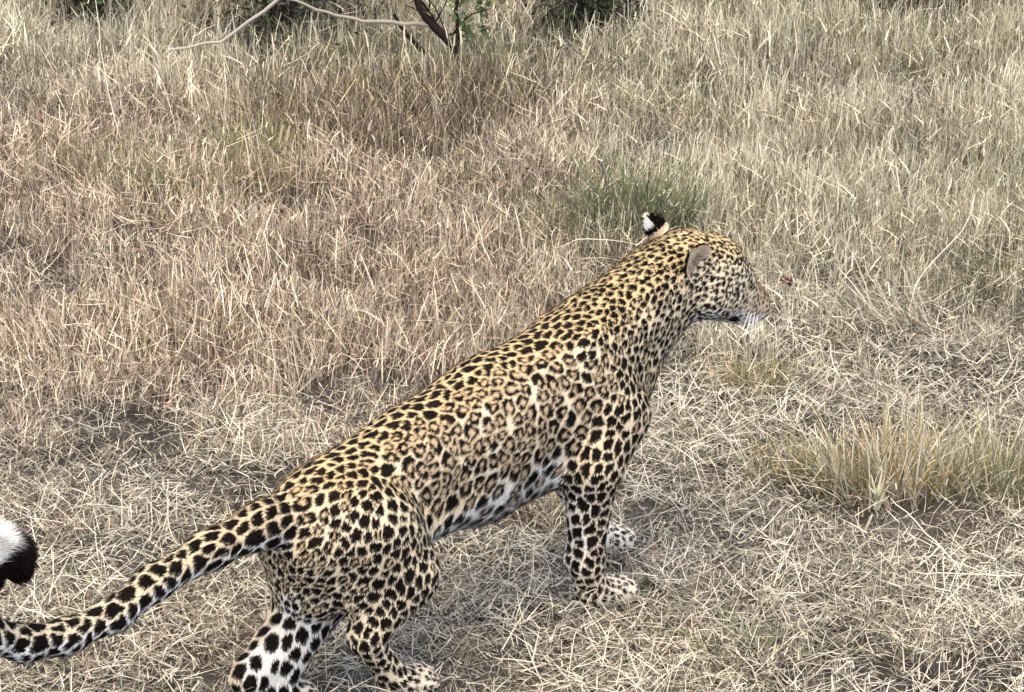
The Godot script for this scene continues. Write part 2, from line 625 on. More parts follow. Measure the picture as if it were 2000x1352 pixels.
func build_shrub() -> void:
	var at := Vector3(-0.184, ground_y(-0.184, -8.65), -8.65)
	var o := thing("shrub", at, "leggy shrub with a dark forked stem and bare pale side branches", "shrub")
	var bark := matte(Color.WHITE, 0.9, true)
	var ink := Color(0.028, 0.021, 0.018)
	var grey := Color(0.34, 0.30, 0.26)
	var limbs := [
		["trunk", [Vector3(0, -.02, 0), Vector3(0.004, .09, 0), Vector3(-.02, .135, .01), Vector3(-.075, .19, .02), Vector3(-.12, .25, .02), Vector3(-.17, .40, 0), Vector3(-.16, .62, -.05)], .0155, .009, Color(0.030, 0.019, 0.016)],
		["branch", [Vector3(-.006, .105, 0), Vector3(.004, .16, -.02), Vector3(0.0, .25, -.03), Vector3(.03, .42, -.05), Vector3(.06, .6, 0)], .008, .004, ink],
		["branch", [Vector3(-.085, .20, .02), Vector3(-.2, .215, .05), Vector3(-.33, .23, .07), Vector3(-.42, .255, .08), Vector3(-.55, .31, .1)], .008, .004, grey],
		["branch", [Vector3(-.17, .42, 0), Vector3(-.45, .42, .05), Vector3(-.56, .33, .06), Vector3(-.64, .25, .06), Vector3(-.71, .21, .06), Vector3(-.75, .175, .06), Vector3(-.79, .152, .06), Vector3(-.83, .15, .06), Vector3(-.87, .138, .06), Vector3(-.955, .122, .05)], .0085, .0045, Color(0.40, 0.36, 0.33)],
		["branch", [Vector3(-.955, .122, .05), Vector3(-.962, .09, .05), Vector3(-.985, .03, .05)], .005, .004, Color(0.62, 0.58, 0.52)],
		["branch", [Vector3(-.108, .10, .02), Vector3(-.15, .145, .02), Vector3(-.185, .182, .01), Vector3(-.21, .23, 0)], .010, .006, ink],
		["branch", [Vector3(-.108, .10, .02), Vector3(-.10, .06, .02), Vector3(-.095, -.02, .02)], .008, .007, Color(0.06, 0.05, 0.04)],
		["branch", [Vector3(-.14, .55, -.03), Vector3(.05, .66, 0), Vector3(.2, .7, .1)], .008, .004, ink],
	]
	for l in limbs:
		var pts := curve_points(l[1], 16, 0.002)
		var radii := []
		for i in 16:
			radii.append(lerpf(l[2], l[3], i / 15.0))
		var st := start()
		tube(st, pts, radii, l[4], 8)
		put(l[0], st.commit(), bark, o)
	for i in 9:
		var from := Vector3(-.01, .12, 0).lerp(Vector3(-.14, .30, .02), rng.randf())
		var to := from + Vector3(rng.randf_range(-.12, .16), rng.randf_range(.04, .16), rng.randf_range(-.08, .08))
		var st := start()
		tube(st, curve_points([from, from.lerp(to, .5) + Vector3(0, .015, 0), to], 6, 0.003), [.004, .0035, .003, .0026, .0022, .0016], ink, 6)
		put("twig", st.commit(), bark, o)
	# leaves: each near one a part, those high out of the picture joined
	var mat := grass_material()
	for i in 70:
		var p := Vector3(rng.randf_range(-.02, .11), 0.125 + 0.16 * rng.randf(), rng.randf_range(-.04, .05))
		var st := start()
		leaf(st, Vector3.ZERO, Vector3(rng.randfn(), rng.randfn() * 0.7, rng.randfn() + 0.5).normalized(), Vector3(rng.randfn(), rng.randfn(), 1.5).normalized(), rng.randf_range(0.022, 0.042), rng.randf_range(0.014, 0.024), pick([GREEN, GREEN, SAGE, Color(0.07, 0.11, 0.05)]))
		put("leaf", st.commit(), mat, o, p)
	var high := start()
	for i in 500:
		var p := Vector3(rng.randfn() * 0.16 - 0.05, 0.55 + rng.randfn() * 0.11, rng.randfn() * 0.14)
		leaf(high, p, Vector3(rng.randfn(), rng.randfn(), rng.randfn()).normalized(), Vector3(rng.randfn(), 1.5, rng.randfn()).normalized(), 0.035, 0.02, pick([GREEN, SAGE, OLIVE]))
	tag(put("foliage", high.commit(), mat, o), "", "", "", "stuff")


func build_weed() -> void:
	var at := Vector3(0.785, ground_y(0.785, -5.2), -5.2)
	var o := thing("dry_weed", at, "small dead weed with pale curled leaves before the golden tussock", "weed")
	var st := start()
	tube(st, curve_points([Vector3(-.03, -.01, .02), Vector3(-.012, .03, .01), Vector3(0, .06, 0), Vector3(.004, .09, 0)], 7), [.003, .003, .0028, .0026, .0024, .002, .0015], Color(0.58, 0.55, 0.50), 6)
	put("stem", st.commit(), grass_material(), o)
	for i in 11:
		var turn := i * 2.4
		var lf := start()
		blade(lf, Vector3(0.003, 0.05 + 0.004 * i, 0), turn, rng.randf_range(0.3, 0.9), -0.3, rng.randf_range(0.035, 0.06), 0.0042, Color(0.42, 0.42, 0.28), Color(0.58, 0.56, 0.42), 4)
		put("leaf", lf.commit(), grass_material(), o)


func build_plants() -> void:
	build_shrub()
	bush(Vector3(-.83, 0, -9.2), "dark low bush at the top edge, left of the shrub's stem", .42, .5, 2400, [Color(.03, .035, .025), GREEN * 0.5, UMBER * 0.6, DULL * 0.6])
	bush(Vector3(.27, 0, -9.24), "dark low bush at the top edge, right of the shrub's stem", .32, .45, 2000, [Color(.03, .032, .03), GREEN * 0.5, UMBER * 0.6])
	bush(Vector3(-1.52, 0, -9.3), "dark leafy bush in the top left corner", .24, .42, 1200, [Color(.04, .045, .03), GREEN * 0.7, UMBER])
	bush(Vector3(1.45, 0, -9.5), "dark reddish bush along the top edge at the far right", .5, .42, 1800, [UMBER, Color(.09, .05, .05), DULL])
	tussock("grass_tussock", Vector3(.84, 0, -5.36), "golden tussock standing in trodden straw on the right", [GOLD, CREAM, STRAW, CREAM], [GOLD, OLIVE, TAN, SAGE, STRAW], 560, 0.3, 0.215, Vector2(.15, .08), 0.25)
	tussock("grass_tussock", Vector3(1.07, 0, -5.36), "olive green tussock at the right edge beside the golden one", [LIME, STRAW, CREAM], [OLIVE, SAGE, TAN, OLIVE, STRAW], 440, 0.28, 0.185, Vector2(.13, .08), 0.3)
	tussock("grass_tussock", Vector3(.64, 0, -5.42), "low grey-green tussock on the left side of the golden one", [STRAW, LIME, CREAM], [OLIVE, SAGE, TAN, GOLD], 280, 0.28, 0.125, Vector2(.11, .07), 0.4)
	tussock("grass_tussock", Vector3(.35, 0, -7.02), "dark green wispy grass tuft behind the leopard's head", [SAGE, OLIVE, STRAW], [GREEN, GREEN, Color(.06, .095, .05), Color(.08, .115, .065), SAGE], 640, 0.12, 0.30, Vector2(.13, .10), 0.4)
	tussock("grass_tussock", Vector3(-1.02, 0, -7.3), "grey-green grass tuft among the dry grass at far left", [SAGE, LIME], [SAGE, SAGE, OLIVE, GREEN], 240, 0.2, 0.17, Vector2(.12, .07), 0.3)
	tussock("grass_tussock", Vector3(-.78, 0, -7.66), "yellow-green grass tuft left of the dark grass patch", [LIME, LIME, CREAM], [OLIVE, SAGE, GREEN, TAN], 320, 0.3, 0.2, Vector2(.13, .08), 0.3)
	tussock("grass_tussock", Vector3(.56, 0, -5.9), "small olive grass tuft below the leopard's chin", [GOLD, LIME, STRAW], [OLIVE, GOLD, OLIVE, TAN], 220, 0.25, 0.13, Vector2(.09, .05), 0.35)
	tussock("grass_tussock", Vector3(.06, 0, -5.2), "rusty brown grass tuft under the leopard's belly", [GOLD, STRAW], [Color(.26, .17, .09), TAN, OLIVE, UMBER], 240, 0.2, 0.12, Vector2(.11, .05), 0.35)
	tussock("grass_tussock", Vector3(.44, 0, -4.6), "few fresh green blades in the straw at the bottom right", [Color(.22, .36, .2)], [SAGE, GREEN, OLIVE], 60, 0.3, 0.09, Vector2(.07, .05), 0.6)
	tussock("grass_heap", Vector3(1.42, 0, -7.25), "heap of flattened pale green blades at the right edge", [Color(.62, .64, .50), CREAM], [Color(.48, .52, .38), STRAW, SAGE], 260, 0.5, 0.22, Vector2(.16, .06), 0.25, Vector3(-.75, 0, .75))
	tussock("grass_heap", Vector3(.98, 0, -6.35), "loose sheaf of long pale blades leaning left on the right side", [CREAM, CREAM, STRAW], [STRAW, SAGE, TAN], 170, 0.5, 0.24, Vector2(.12, .05), 0.2, Vector3(-.55, 0, .25))
	build_weed()
	# dead flower and leaf
	var fl := thing("seed_head", Vector3(.705, ground_y(.705, -6.40) + .035, -6.40), "dark red dried seed head before the leopard's nose", "seed head")
	var st := start()
	tube(st, curve_points([Vector3(.02, -.05, 0), Vector3(.012, .015, 0), Vector3(0, .045, 0)], 5), [.0016, .0016, .0015, .0014, .0012], TAN, 6)
	put("stem", st.commit(), grass_material(), fl)
	for i in 16:
		var lf := start()
		var d := Vector3(rng.randfn(), rng.randfn() * 0.8 + 0.3, rng.randfn()).normalized()
		leaf(lf, Vector3(0, .045, 0) + d * 0.004, d, Vector3(rng.randfn(), 1, rng.randfn()).normalized(), 0.016, 0.010, pick([Color(.10, .025, .03), Color(.14, .05, .045), Color(.06, .02, .025)]))
		put("petal", lf.commit(), grass_material(), fl)
	var dl := thing("dead_leaf", Vector3(.30, ground_y(.30, -5.02) + .01, -5.02), "small orange-brown dead leaf standing right of the front paws", "leaf")
	var ls := start()
	leaf(ls, Vector3.ZERO, Vector3(.1, .95, -.2).normalized(), Vector3(.1, .2, 1).normalized(), .024, .012, Color(.40, .23, .14))
	put("blade", ls.commit(), grass_material(), dl)
	# single stalks that stand out
	for s in [
		[[Vector3(-1.01, 0, -7.74), Vector3(-1.03, .13, -7.74), Vector3(-1.06, .25, -7.74), Vector3(-1.13, .345, -7.74)], .0028, CREAM, "tall pale stalk with a kinked top above the grey-green tuft"],
		[[Vector3(-1.18, 0, -7.75), Vector3(-1.22, .16, -7.78), Vector3(-1.24, .30, -7.8), Vector3(-1.26, .50, -7.85)], .0034, CREAM, "tallest thick pale stalk standing at the far left"],
		[[Vector3(-1.17, 0, -7.72), Vector3(-1.18, .2, -7.72), Vector3(-1.20, .4, -7.72), Vector3(-1.19, .54, -7.7)], .0024, STRAW, "straight thin stalk right beside the tallest pale stalk"],
		[[Vector3(.20, 0, -4.985), Vector3(.24, .022, -4.97), Vector3(.30, .05, -4.98)], .003, Color(.40, .33, .27), "grey-brown stick across the leopard's far front paw"],
		[[Vector3(-.33, .02, -4.70), Vector3(-.27, .035, -4.67), Vector3(-.235, .04, -4.66), Vector3(-.20, .0, -4.62)], .0026, CREAM, "bent pale straw crossing before the right hind leg"],
		[[Vector3(-.262, .0, -4.66), Vector3(-.250, .02, -4.66), Vector3(-.235, .04, -4.66)], .002, CREAM, "short prop straw under the bent one at the right hind leg"],
		[[Vector3(-.90, 0, -5.22), Vector3(-.89, .05, -5.22), Vector3(-.885, .10, -5.23)], .0022, CREAM, "upright white straw standing beside the bare soil on the left"],
		[[Vector3(.10, .0, -4.72), Vector3(.15, .05, -4.76), Vector3(.19, .085, -4.80)], .0022, CREAM, "slanting pale straw before the near front paw"],
		[[Vector3(.20, .0, -4.70), Vector3(.165, .05, -4.76), Vector3(.12, .10, -4.82)], .002, STRAW, "straw that leans left across the near front leg"],
		[[Vector3(1.05, .01, -4.9), Vector3(.95, .014, -4.9), Vector3(.83, .012, -4.91)], .003, CREAM, "long pale straw lying level at the lower right edge"],
		[[Vector3(.93, .0, -4.95), Vector3(.87, .05, -5.02), Vector3(.80, .09, -5.1)], .0026, CREAM, "long straw slanting up towards the dead weed"],
		[[Vector3(.73, .01, -5.37), Vector3(.69, .016, -5.36), Vector3(.62, .02, -5.37)], .0022, Color(.62, .64, .45), "greenish straw lying before the low grey-green tussock"],
		[[Vector3(1.02, .0, -6.35), Vector3(1.03, .08, -6.38), Vector3(1.10, .15, -6.45), Vector3(1.17, .20, -6.5), Vector3(1.20, .27, -6.55)], .0026, CREAM, "tall curved straw arching to the right above the trodden patch"],
		[[Vector3(.12, .03, -6.82), Vector3(.19, .065, -6.8), Vector3(.27, .06, -6.8), Vector3(.36, .04, -6.82)], .003, CREAM, "upper arched straw over the dark hollow behind the neck"],
		[[Vector3(.13, .01, -6.74), Vector3(.20, .04, -6.72), Vector3(.28, .035, -6.72), Vector3(.34, .01, -6.74)], .0026, STRAW, "lower arched straw over the dark hollow behind the neck"],
		[[Vector3(.46, .05, -5.95), Vector3(.40, .01, -5.75), Vector3(.46, .0, -5.72), Vector3(.49, .0, -5.6)], .0022, CREAM, "bent straw hanging on the soil below the leopard's throat"],
		[[Vector3(-.66, .01, -5.28), Vector3(-.78, .015, -5.31), Vector3(-.88, .02, -5.30)], .0026, STRAW, "straw lying level in front of the bare soil on the left"],
		[[Vector3(-.70, .0, -5.05), Vector3(-.73, .03, -5.1), Vector3(-.74, .09, -5.2)], .0022, CREAM, "upright bent straw above the middle of the tail"],
	]:
		stalk(s[0], s[1], s[2], s[3])


# ---------------------------------------------------------------- the leopard

const CELL := 0.005
const PER := 4
const SMOOTH := 0.010
var bone_kind: Array = []
var ba := PackedVector3Array()
var bd := PackedVector3Array()
var bl := PackedFloat32Array()
var br := PackedFloat32Array()
var bg := PackedFloat32Array()
var bs := PackedFloat32Array()
var bflow := PackedVector3Array()
var block_keys: Array = []
var block_bones: Array = []
var block_values: Array = []
var seeds: Array = []
var seed_bins := {}


func add_bone(kind: String, a: Vector3, ra: float, b: Vector3, rb: float, squash: float) -> void:
	var sc := Vector3(1, 1, 1.0 / squash)
	bone_kind.append(kind)
	ba.append(a * sc)
	bd.append(b * sc - a * sc)
	bl.append(maxf((b * sc - a * sc).length_squared(), 1e-9))
	br.append(ra)
	bg.append(rb - ra)
	bs.append(1.0 / squash)
	var own: Vector3 = COAT[kind][5]
	bflow.append(own.normalized() if own != Vector3.ZERO else (b - a).normalized() * COAT[kind][4])


var head_turn := Basis(Vector3.UP, HEAD_YAW) * Basis(Vector3.BACK, HEAD_PITCH)

func head_point(p: Vector3) -> Vector3:
	return HEAD_AT + head_turn * (p * HEAD_SCALE)


func gather_bones() -> void:
	for i in range(0, BONES.size(), 10):
		add_bone(BONES[i], Vector3(BONES[i + 1], BONES[i + 2], BONES[i + 3]), BONES[i + 4], Vector3(BONES[i + 5], BONES[i + 6], BONES[i + 7]), BONES[i + 8], BONES[i + 9])
	for i in range(0, HEAD.size(), 9):
		add_bone(HEAD[i], head_point(Vector3(HEAD[i + 1], HEAD[i + 2], HEAD[i + 3])), HEAD[i + 4] * HEAD_SCALE, head_point(Vector3(HEAD[i + 5], HEAD[i + 6], HEAD[i + 7])), HEAD[i + 8] * HEAD_SCALE, 1.0)
	for i in TAIL.size() - 1:
		add_bone("tip" if i >= 8 else "tail", Vector3(TAIL[i][0], TAIL[i][1], 0), TAIL[i][2], Vector3(TAIL[i + 1][0], TAIL[i + 1][1], 0), TAIL[i + 1][2], 1.0)
	# toes
	for paw in [[.70, .014, .085, .753], [.862, .016, -.085, .915], [.165, .013, .09, .21], [-.03, .0, -.04, .02]]:
		for k in 4:
			var z: float = paw[2] + (k - 1.5) * 0.0165
			var ahead: float = paw[3] - 0.010 * absf(k - 1.5)
			add_bone("paw", Vector3(paw[0], paw[1] + .012, z), .013, Vector3(ahead, paw[1] + .002, z), .0125, 1.0)


func bone_distance(i: int, p: Vector3) -> float:
	var q := Vector3(p.x, p.y, p.z * bs[i]) - ba[i]
	var t := clampf(q.dot(bd[i]) / bl[i], 0.0, 1.0)
	return (q - bd[i] * t).length() - br[i] - bg[i] * t


func field(p: Vector3, which: PackedInt32Array) -> float:
	var sum := 0.0
	for i in which:
		var q := Vector3(p.x, p.y, p.z * bs[i]) - ba[i]
		var t := clampf(q.dot(bd[i]) / bl[i], 0.0, 1.0)
		var d := (q - bd[i] * t).length() - br[i] - bg[i] * t
		if d < 0.06:
			sum += exp(-d / SMOOTH)
	return -SMOOTH * log(sum + 1e-30)


func fill_block(n: int) -> void:
	var key: Vector3i = block_keys[n]
	var which: PackedInt32Array = block_bones[n]
	var o := Vector3(key) * (CELL * PER)
	var vals := PackedFloat32Array()
	vals.resize(125)
	var at := 0
	for x in 5:
		for y in 5:
			for z in 5:
				vals[at] = field(o + Vector3(x, y, z) * CELL, which)
				at += 1
	block_values[n] = vals


func mesh_body() -> Dictionary:
	var big := CELL * PER
	var near_bones := {}
	for i in bone_kind.size():
		var a := Vector3(ba[i].x, ba[i].y, ba[i].z / bs[i])
		var e := ba[i] + bd[i]
		var b := Vector3(e.x, e.y, e.z / bs[i])
		var r := maxf(br[i], br[i] + bg[i]) + 0.07
		var lo := a.min(b) - Vector3(r, r, r)
		var hi := a.max(b) + Vector3(r, r, r)
		for x in range(floori(lo.x / big), ceili(hi.x / big)):
			for y in range(floori(lo.y / big), ceili(hi.y / big)):
				for z in range(floori(lo.z / big), ceili(hi.z / big)):
					var d := bone_distance(i, (Vector3(x, y, z) + Vector3(.5, .5, .5)) * big)
					if d < 0.07:
						var key := Vector3i(x, y, z)
						if near_bones.has(key):
							near_bones[key].append(i)
						else:
							near_bones[key] = PackedInt32Array([i])
	for key in near_bones:
		var d := field((Vector3(key) + Vector3(.5, .5, .5)) * big, near_bones[key])
		if absf(d) < 0.026:
			block_keys.append(key)
			block_bones.append(near_bones[key])
	block_values.resize(block_keys.size())
	var job := WorkerThreadPool.add_group_task(fill_block, block_keys.size())
	WorkerThreadPool.wait_for_group_task_completion(job)
	var verts := PackedVector3Array()
	var home := PackedInt32Array()
	var cell := {}
	for n in block_keys.size():
		var v: PackedFloat32Array = block_values[n]
		var base: Vector3i = block_keys[n] * PER
		for x in 4:
			for y in 4:
				for z in 4:
					var c := x * 25 + y * 5 + z
					var inside := 0
					for o in [0, 1, 5, 6, 25, 26, 30, 31]:
						if v[c + o] < 0.0:
							inside += 1
					if inside == 0 or inside == 8:
						continue
					var sum := Vector3.ZERO
					var count := 0
					for e in EDGES:
						var f0 := v[c + e[0]]
						var f1 := v[c + e[1]]
						if (f0 < 0.0) != (f1 < 0.0):
							sum += e[2].lerp(e[3], f0 / (f0 - f1))
							count += 1
					cell[base + Vector3i(x, y, z)] = verts.size()
					home.append(n)
					verts.append((Vector3(base) + Vector3(x, y, z) + sum / count) * CELL)
	var idx := PackedInt32Array()
	for n in block_keys.size():
		var v: PackedFloat32Array = block_values[n]
		var base: Vector3i = block_keys[n] * PER
		for x in 4:
			for y in 4:
				for z in 4:
					var c := x * 25 + y * 5 + z
					var here := v[c] < 0.0
					var at := base + Vector3i(x, y, z)
					for ax in 3:
						if here == (v[c + [25, 5, 1][ax]] < 0.0):
							continue
						var u := [Vector3i(0, 1, 0), Vector3i(0, 0, 1), Vector3i(1, 0, 0)][ax] as Vector3i
						var w := [Vector3i(0, 0, 1), Vector3i(1, 0, 0), Vector3i(0, 1, 0)][ax] as Vector3i
						var k := [at - u - w, at - w, at, at - u]
						if not (cell.has(k[0]) and cell.has(k[1]) and cell.has(k[2]) and cell.has(k[3])):
							continue
						var q := [cell[k[0]], cell[k[1]], cell[k[2]], cell[k[3]]]
						if here:
							idx.append_array([q[0], q[2], q[1], q[0], q[3], q[2]])
						else:
							idx.append_array([q[0], q[1], q[2], q[0], q[2], q[3]])
	var nrm := PackedVector3Array()
	nrm.resize(verts.size())
	for t in range(0, idx.size(), 3):
		var nn := (verts[idx[t + 2]] - verts[idx[t]]).cross(verts[idx[t + 1]] - verts[idx[t]])
		for k in 3:
			nrm[idx[t + k]] += nn
	for i in nrm.size():
		nrm[i] = nrm[i].normalized()
	return {"v": verts, "n": nrm, "i": idx, "home": home}

var EDGES: Array = make_edges()

func make_edges() -> Array:
	var out := []
	var corners := []
	for x in 2:
		for y in 2:
			for z in 2:
				corners.append(Vector3(x, y, z))
	for i in 8:
		for j in range(i + 1, 8):
			if is_equal_approx(corners[i].distance_to(corners[j]), 1.0):
				var f := func(c: Vector3) -> int: return int(c.x) * 25 + int(c.y) * 5 + int(c.z)
				out.append([f.call(corners[i]), f.call(corners[j]), corners[i], corners[j]])
	return out


const GOLDEN := Color(0.76, 0.585, 0.345)
const BUFF := Color(0.84, 0.725, 0.55)
const FAWN := Color(0.76, 0.64, 0.48)
const WHITE := Color(0.93, 0.925, 0.915)
const INK := Color(0.010, 0.0075, 0.007)
const TAWNY := Color(0.54, 0.39, 0.24)


func coat_base(p: Vector3, n: Vector3, kind: String, flow: Vector3) -> Color:
	var up := n.y
	match kind:
		"trunk", "haunch", "shoulder":
			var c := BUFF.lerp(GOLDEN, smoothstep(0.35, 0.95, up))
			if kind == "haunch" and p.z < 0.03:
				# the white of the inner left thigh
				var ragged := 0.25 * grain.get_noise_3dv(p * 22.0)
				c = c.lerp(WHITE, smoothstep(0.265, 0.215, p.y + ragged * 0.12) * smoothstep(0.03, 0.0, p.z) * smoothstep(-0.3, 0.2, n.z + ragged))
			return c.lerp(WHITE, smoothstep(-0.55, -0.9, up))
		"belly", "brisket":
			var c := BUFF.lerp(GOLDEN, smoothstep(0.3, 0.9, up))
			return c.lerp(WHITE, maxf(smoothstep(0.12, -0.2, up), smoothstep(0.45, 0.75, n.x)))
		"neck":
			var c := BUFF.lerp(GOLDEN, smoothstep(0.1, 0.75, up))
			return c.lerp(WHITE, smoothstep(-0.3, -0.7, up))
		"head":
			var c := BUFF.lerp(GOLDEN, smoothstep(0.25, 0.8, up))
			c = c.lerp(WHITE, smoothstep(-0.25, -0.6, up))
			return c.lerp(INK, face_dark(p))
		"muzzle":
			return Color(0.46, 0.37, 0.27).lerp(Color(0.22, 0.155, 0.11), smoothstep(0.2, 0.8, n.y + n.x * 0.5)).lerp(WHITE, smoothstep(-0.1, -0.6, up)).lerp(INK, face_dark(p))
		"chin":
			return WHITE.lerp(BUFF, smoothstep(-0.2, 0.3, up)).lerp(INK, face_dark(p))
		"tip":
			var out := n.dot(Vector3(-flow.y, flow.x, 0.0).normalized()) + 0.35 * grain.get_noise_3dv(p * 25.0)
			return INK.lerp(WHITE, smoothstep(0.25, 0.5, out) * smoothstep(-0.620, -0.650, p.x))
		"tail":
			var ventral := Vector3(-flow.y, flow.x, 0.0).normalized()
			var v := n.dot(ventral)
			var far := smoothstep(-0.1, -0.45, p.x)
			return BUFF.lerp(GOLDEN, 0.5 * smoothstep(0.2, -0.7, v) * (1.0 - far)).lerp(WHITE, smoothstep(-0.15 - 0.4 * far, 0.35 - 0.3 * far, v))
	# legs: white on the inner side
	var inner := -n.z * signf(p.z)
	var white := smoothstep(0.15, 0.6, inner)
	if kind == "inner":
		var dusty := 0.25 * grain.get_noise_3dv(p * 22.0)
		return FAWN.lerp(WHITE, (0.8 + 0.8 * dusty) * maxf(smoothstep(-0.25, 0.25, n.z + dusty), smoothstep(0.2, 0.6, n.x)) * smoothstep(-0.95, -0.6, n.x + dusty) * smoothstep(0.275, 0.22, p.y + dusty * 0.15))
	if kind == "paw":
		white = maxf(white * 0.5, 0.22)
	if kind == "thigh" or kind == "shank":
		if p.z < 0.0:
			white = maxf(smoothstep(0.0, 0.4, inner), 0.0) * smoothstep(0.27, 0.2, p.y)
		return FAWN.lerp(BUFF, smoothstep(-0.2, 0.5, up)).lerp(WHITE, white)
	if kind == "arm":
		white = maxf(white, smoothstep(0.45, 0.8, absf(n.x)) * 0.6 * smoothstep(0.34, 0.26, p.y))
	return FAWN.lerp(WHITE, white)


# The dark lines of the face: round the eyes, and the lips with their black corners.
func face_dark(at: Vector3) -> float:
	var p := (head_turn.inverse() * (at - HEAD_AT)) / HEAD_SCALE
	var s := 1.0 if p.z > 0.0 else -1.0
	var eye := Vector3(.080, .000, .034 * s)
	var d := smoothstep(0.020, 0.015, (p - eye).length())
	d = maxf(d, smoothstep(0.008, 0.004, (p - Geometry3D.get_closest_point_to_segment(p, eye, Vector3(.112, -.026, .020 * s))).length()))
	d = maxf(d, smoothstep(0.009, 0.005, (p - Geometry3D.get_closest_point_to_segment(p, Vector3(.070, -.058, .034 * s), Vector3(.150, -.063, .004 * s))).length()))
	d = maxf(d, 0.75 * smoothstep(0.026, 0.014, (p - Vector3(.166, -.036, 0)).length()))
	d = maxf(d, smoothstep(0.016, 0.011, (p - Vector3(.088, -.066, .026 * s)).length()))
	return d


func build_leopard() -> void:
	var t0 := Time.get_ticks_msec()
	gather_bones()
	var body := mesh_body()
	var verts: PackedVector3Array = body.v
	var nrm: PackedVector3Array = body.n
	var idx: PackedInt32Array = body.i
	print("mesh ", verts.size(), " ", idx.size() / 3, " ", Time.get_ticks_msec() - t0)
	# coat attributes
	var base := PackedColorArray()
	var flows := PackedVector3Array()
	var lens := PackedFloat32Array()
	var space := PackedFloat32Array()
	var rosy := PackedFloat32Array()
	var reach := PackedFloat32Array()
	for i in verts.size():
		var p := verts[i]
		var n := nrm[i]
		var total := 0.0
		var c := Color(0, 0, 0)
		var f := Vector3.ZERO
		var a := [0.0, 0.0, 0.0, 0.0]
		for k in block_bones[body.home[i]]:
			var d := bone_distance(k, p)
			if d > 0.03:
				continue
			var w := exp(-d / 0.008)
			var kind: String = bone_kind[k]
			var row: Array = COAT[kind]
			total += w
			c += coat_base(p, n, kind, bflow[k]) * w
			f += bflow[k] * w
			a[0] += row[0] * w
			a[1] += row[1] * w
			a[2] += row[2] * w
			a[3] += row[3] * w
		f /= total
		f += Vector3(0, -0.35, 0) * (1.0 - absf(n.y))
		f = f - n * f.dot(n)
		base.append(Color(c.r / total, c.g / total, c.b / total))
		flows.append(f.normalized())
		space.append(a[0] / total)
		rosy.append(a[1] / total)
		reach.append(a[2] / total)
		lens.append(a[3] / total)
	print("attributes ", Time.get_ticks_msec() - t0)
	place_spots(verts, nrm, flows, space, rosy, reach)
	print("spots ", seeds.size(), " ", Time.get_ticks_msec() - t0)
	var root := thing("leopard", LEOPARD_AT, "leopard with black rosettes on golden fur, walking away to the right through dry grass", "leopard")
	root.rotation.y = LEOPARD_TURN
	var cols := PackedColorArray()
	for i in verts.size():
		cols.append(coat(verts[i], base[i]))
	var arr := []
	arr.resize(Mesh.ARRAY_MAX)
	arr[Mesh.ARRAY_VERTEX] = verts
	arr[Mesh.ARRAY_NORMAL] = nrm
	arr[Mesh.ARRAY_COLOR] = cols
	arr[Mesh.ARRAY_INDEX] = idx
	var m := ArrayMesh.new()
	m.add_surface_from_arrays(Mesh.PRIMITIVE_TRIANGLES, arr)
	var skin := matte(Color.WHITE, 0.8, true)
	put("body", m, skin, root)
	print("body ", Time.get_ticks_msec() - t0)
	grow_fur(root, body, base, flows, lens)
	print("fur ", Time.get_ticks_msec() - t0)
	build_face(root)


var hair_at: Array = []
var hair_tint := PackedColorArray()


func hair(p: Vector3, n: Vector3, flow: Vector3, length: float, width: float, tilt: float, c: Color) -> void:
	var dir := (flow * cos(tilt) + n * sin(tilt)).normalized()
	var side := dir.cross(n).normalized()
	hair_at.append(Transform3D(Basis(side * width, dir * length, side.cross(dir) * length), p - n * 0.0008))
	hair_tint.append(c)


func grow_fur(root: Node3D, body: Dictionary, base: PackedColorArray, flows: PackedVector3Array, lens: PackedFloat32Array) -> void:
	var v: PackedVector3Array = body.v
	var nrm: PackedVector3Array = body.n
	var idx: PackedInt32Array = body.i
	var per_area := 210000.0
	for t in range(0, idx.size(), 3):
		var a := idx[t]
		var b := idx[t + 1]
		var c := idx[t + 2]
		var area := 0.5 * (v[b] - v[a]).cross(v[c] - v[a]).length()
		var count := int(area * per_area + rng.randf())
		for k in count:
			var r := sqrt(rng.randf())
			var q := rng.randf()
			var wa := 1.0 - r
			var wb := r * (1.0 - q)
			var wc := r * q
			var p := v[a] * wa + v[b] * wb + v[c] * wc
			var n := (nrm[a] * wa + nrm[b] * wb + nrm[c] * wc).normalized()
			if (p - head_point(Vector3(.083, -.001, .0385 * signf(p.z - 0.02)))).length() < 0.0135:
				continue
			var f := flows[a] * wa + flows[b] * wb + flows[c] * wc
			f += Vector3(rng.randfn(), rng.randfn(), rng.randfn()) * 0.16
			f = (f - n * f.dot(n)).normalized()
			var col := coat(p, base[a] * wa + base[b] * wb + base[c] * wc) * rng.randf_range(0.82, 1.15)
			hair(p, n, f, lens[a] * rng.randf_range(0.8, 1.3), rng.randf_range(0.00055, 0.00085), rng.randf_range(0.22, 0.42), col)


